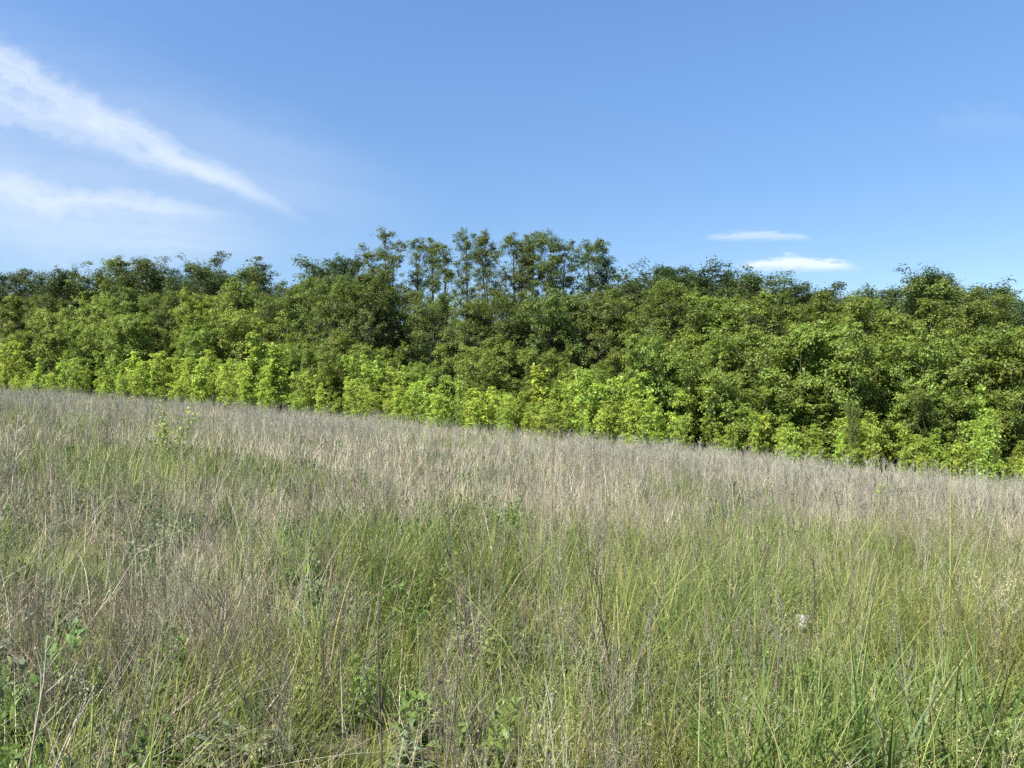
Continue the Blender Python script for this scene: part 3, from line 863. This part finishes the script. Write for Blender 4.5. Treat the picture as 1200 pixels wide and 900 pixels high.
def tuft(px, py, seed, n, L, W, col, label, cv=.7, lean=.22):
    r = np.random.default_rng(seed)
    acc = Acc()
    n = int(n * 1.7); P = np.stack([r.normal(0, .09, n), r.normal(0, .09, n), np.full(n, -.02)], -1)
    v, f, m = blades(P, r.uniform(0, 6.28, n), np.abs(r.normal(lean, .16, n)), L * r.uniform(.55, 1.1, n), W * r.uniform(.7, 1.25, n), np.abs(r.normal(cv, .4, n)), 7, r.normal(0, .6, n))
    acc.add(v, f, np.repeat(np.array(col) * r.uniform(.75, 1.25, (n, 1)), m, 0))
    o = link('grass_tuft', acc.mesh('grass_tuft', M_GRASS), None, spot(px, py))
    o['label'] = label; o['category'] = 'grass tuft'; o['group'] = 'tufts of broad grass'
tuft(868, 985, 21, 46, .74, .015, (.110, .175, .038), 'broad bladed green tuft leftmost in the bottom right corner')
tuft(935, 965, 22, 44, .72, .014, (.15, .20, .05), 'light green broad tuft second from the left at bottom right', .6)
tuft(1010, 990, 23, 54, .78, .016, (.085, .145, .036), 'dark green broad tuft middle of those at bottom right', .55)
tuft(1085, 960, 24, 46, .74, .014, (.125, .18, .042), 'mid green arching tuft second from the right edge')
tuft(1165, 975, 25, 56, .82, .016, (.082, .14, .035), 'tallest dark green tuft at the bottom right corner', .5)
tuft(1120, 880, 26, 40, .62, .011, (.15, .21, .045), 'fresh green tuft behind the tallest dark one')
tuft(985, 900, 27, 36, .58, .011, (.14, .21, .05), 'yellowish green tuft behind the middle dark one')

def pale_panicle():
    t = thing('flowering_grass_clump', 'pale nodding grass heads near the right edge of the meadow', 'grass', spot(1172, 790))
    r = np.random.default_rng(4)
    for q in range(9):
        st, hd = Acc(), Acc()
        p, de = branch_path(r, (r.normal(0, .05), r.normal(0, .04), -.02), unit(np.array([r.normal(.05, .14), r.normal(0, .1), 1.0])), r.uniform(.62, .86), -.25, 7, .04)
        tube(st, p, .0022 * np.linspace(1, .5, 7), 3)
        n = 44; u = r.uniform(3.8, 6, n); i = np.minimum(u.astype(int), 5)
        P = p[i] + (p[i + 1] - p[i]) * (u - i)[:, None] + r.normal(0, .012, (n, 3))
        T = unit(de + r.normal(0, .5, (n, 3)) + np.array([0, 0, -.4])); N = unit(np.cross(T, r.normal(0, 1, (n, 3))))
        v, f = leaf_quads(P, N, T, r.uniform(.012, .024, n), .2); hd.add(v, f)
        so = link('stem', tinted(st, (.30, .32, .16)).mesh('panicle_stem', M_STRAW), t)
        link('seed_head', tinted(hd, (.36, .35, .22)).mesh('panicle_head', M_STRAW), so)
pale_panicle()

def bare_stalk(px, py, H, nb, thick, col, label, tilt=0.0, az=0.0, seed=0, spread=(15, 40)):
    v, f, c = stalk_template(900 + seed, H, nb, thick, True, spread)
    a = Acc(); a.add(v, f, col)
    o = link('bare_stalk', a.mesh('bare_stalk', M_STALK), None, spot(px, py))
    o.rotation_euler = (-math.sin(az) * tilt, math.cos(az) * tilt, 0)
    o['label'] = label; o['category'] = 'dead stalk'; o['group'] = 'single tall dead stalks'
DK, GR, PL = (.085, .07, .06), (.20, .175, .155), (.44, .40, .33)
bare_stalk(452, 985, .92, 7, .0055, DK, 'thick dark dead stalk upright left of the bright broad leaved weed', .03, 1, 1)
bare_stalk(505, 985, .88, 6, .0050, (.15, .115, .10), 'brown leaning dead stalk beside the bright broad leaved weed', .16, .2, 2)
bare_stalk(536, 800, .95, 8, .0050, DK, 'dark branching dead stalk behind the pale leaved weed', .05, .4, 3)
bare_stalk(735, 935, .98, 6, .0055, (.06, .05, .045), 'nearly black straight dead stalk right of centre at the bottom', .03, 2, 4)
bare_stalk(762, 960, .86, 7, .0050, GR, 'grey dead stalk just right of the nearly black one', .05, 0, 5)
bare_stalk(905, 900, .84, 9, .0050, GR, 'grey many branched dead stalk left below the white stone', .10, 2.9, 6)
bare_stalk(948, 815, .92, 8, .0050, DK, 'dark dead stalk rising right beside the white stone', .02, 0, 7)
bare_stalk(1072, 935, .82, 7, .0048, GR, 'grey dead stalk among the broad tufts at right', .10, 3.0, 8)
bare_stalk(18, 985, .70, 6, .0058, (.29, .26, .22), 'thick pale dead stem leaning right at the bottom left', .30, .1, 9)
bare_stalk(34, 1000, .66, 4, .0065, (.27, .24, .21), 'thinner grey dead stem beside the thick pale one', .26, .15, 10)
bare_stalk(84, 760, .74, 5, .0040, PL, 'pale straw coloured stalk leaning far over at left', .52, .05, 11)
bare_stalk(230, 920, .80, 10, .0045, DK, 'dark twiggy dead stalk behind the low grey green weed', .08, 2.5, 12)
bare_stalk(335, 940, .90, 6, .0045, (.12, .10, .085), 'slim brown dead stalk right of the low grey green weed', .12, 3.0, 13)
bare_stalk(8, 610, 1.15, 14, .008, (.46, .42, .34), 'bleached bushy dead stalk at the left edge of the meadow', .05, .2, 14, (25, 55))
bare_stalk(650, 640, 1.35, 7, .007, (.19, .13, .11), 'tall reddish brown dead stalk standing above the rest in mid meadow', .02, 1, 15)
bare_stalk(122, 590, 1.05, 9, .007, DK, 'dark dead stalk left below the lone sapling in the meadow', .04, 1.4, 16)

def brown_tangle():
    """a heap of fallen stems, low at the bottom left"""
    r = np.random.default_rng(31); n = 260; acc = Acc()
    P = np.stack([r.normal(0, .30, n), r.normal(0, .22, n), r.uniform(0, .10, n)], -1)
    v, f, m = blades(P, r.normal(.4, 1.2, n), r.uniform(.8, 1.45, n), r.uniform(.25, .75, n), r.uniform(.003, .006, n), r.normal(.1, .4, n), 5, r.normal(0, .7, n))
    pal = np.array([(.22, .17, .13), (.30, .25, .19), (.16, .12, .09), (.38, .33, .26)])[r.integers(0, 4, n)]
    acc.add(v, f, np.repeat(pal, m, 0))
    o = link('brush_heap', acc.mesh('brush_heap', M_STALK), None, spot(110, 935))
    o['label'] = 'low brown tangle of fallen stems at the bottom left'; o['category'] = 'brush heap'
brown_tangle()

def white_stone():
    import bmesh
    m, nt = new_mat('pale_stone'); g = G(nt)
    tc = nt.nodes.new('ShaderNodeTexCoord')
    p = nt.nodes.new('ShaderNodeBsdfPrincipled'); p.inputs['Roughness'].default_value = .85
    nt.links.new(g.mix(g.sm(g.noise(tc.outputs['Object'], 28, 6, .6), .35, .7), (.66, .65, .61, 1), (.40, .385, .35, 1)), p.inputs['Base Color'])
    nt.links.new(p.outputs[0], nt.nodes.new('ShaderNodeOutputMaterial').inputs['Surface'])
    bm = bmesh.new(); bmesh.ops.create_icosphere(bm, subdivisions=4, radius=1.0)
    r = np.random.default_rng(3); dirs = unit(r.normal(0, 1, (9, 3)))
    for v in bm.verts:
        c = np.array(v.co); k = 1.0
        for d in dirs: k = min(k, .66 / max(.05, float(c @ d)))
        v.co = Vector(c * k * np.array([.070, .062, .09]))
    me = D.meshes.new('stone'); bm.to_mesh(me); bm.free(); me.materials.append(m)
    x, y = STONE
    o = link('stone', me, None, (x, y, float(ground_z(x, y)) + .085)); o.rotation_euler = (.2, .3, .4)
    o['label'] = 'pale whitish stone lying in the grass at right'; o['category'] = 'stone'
white_stone()
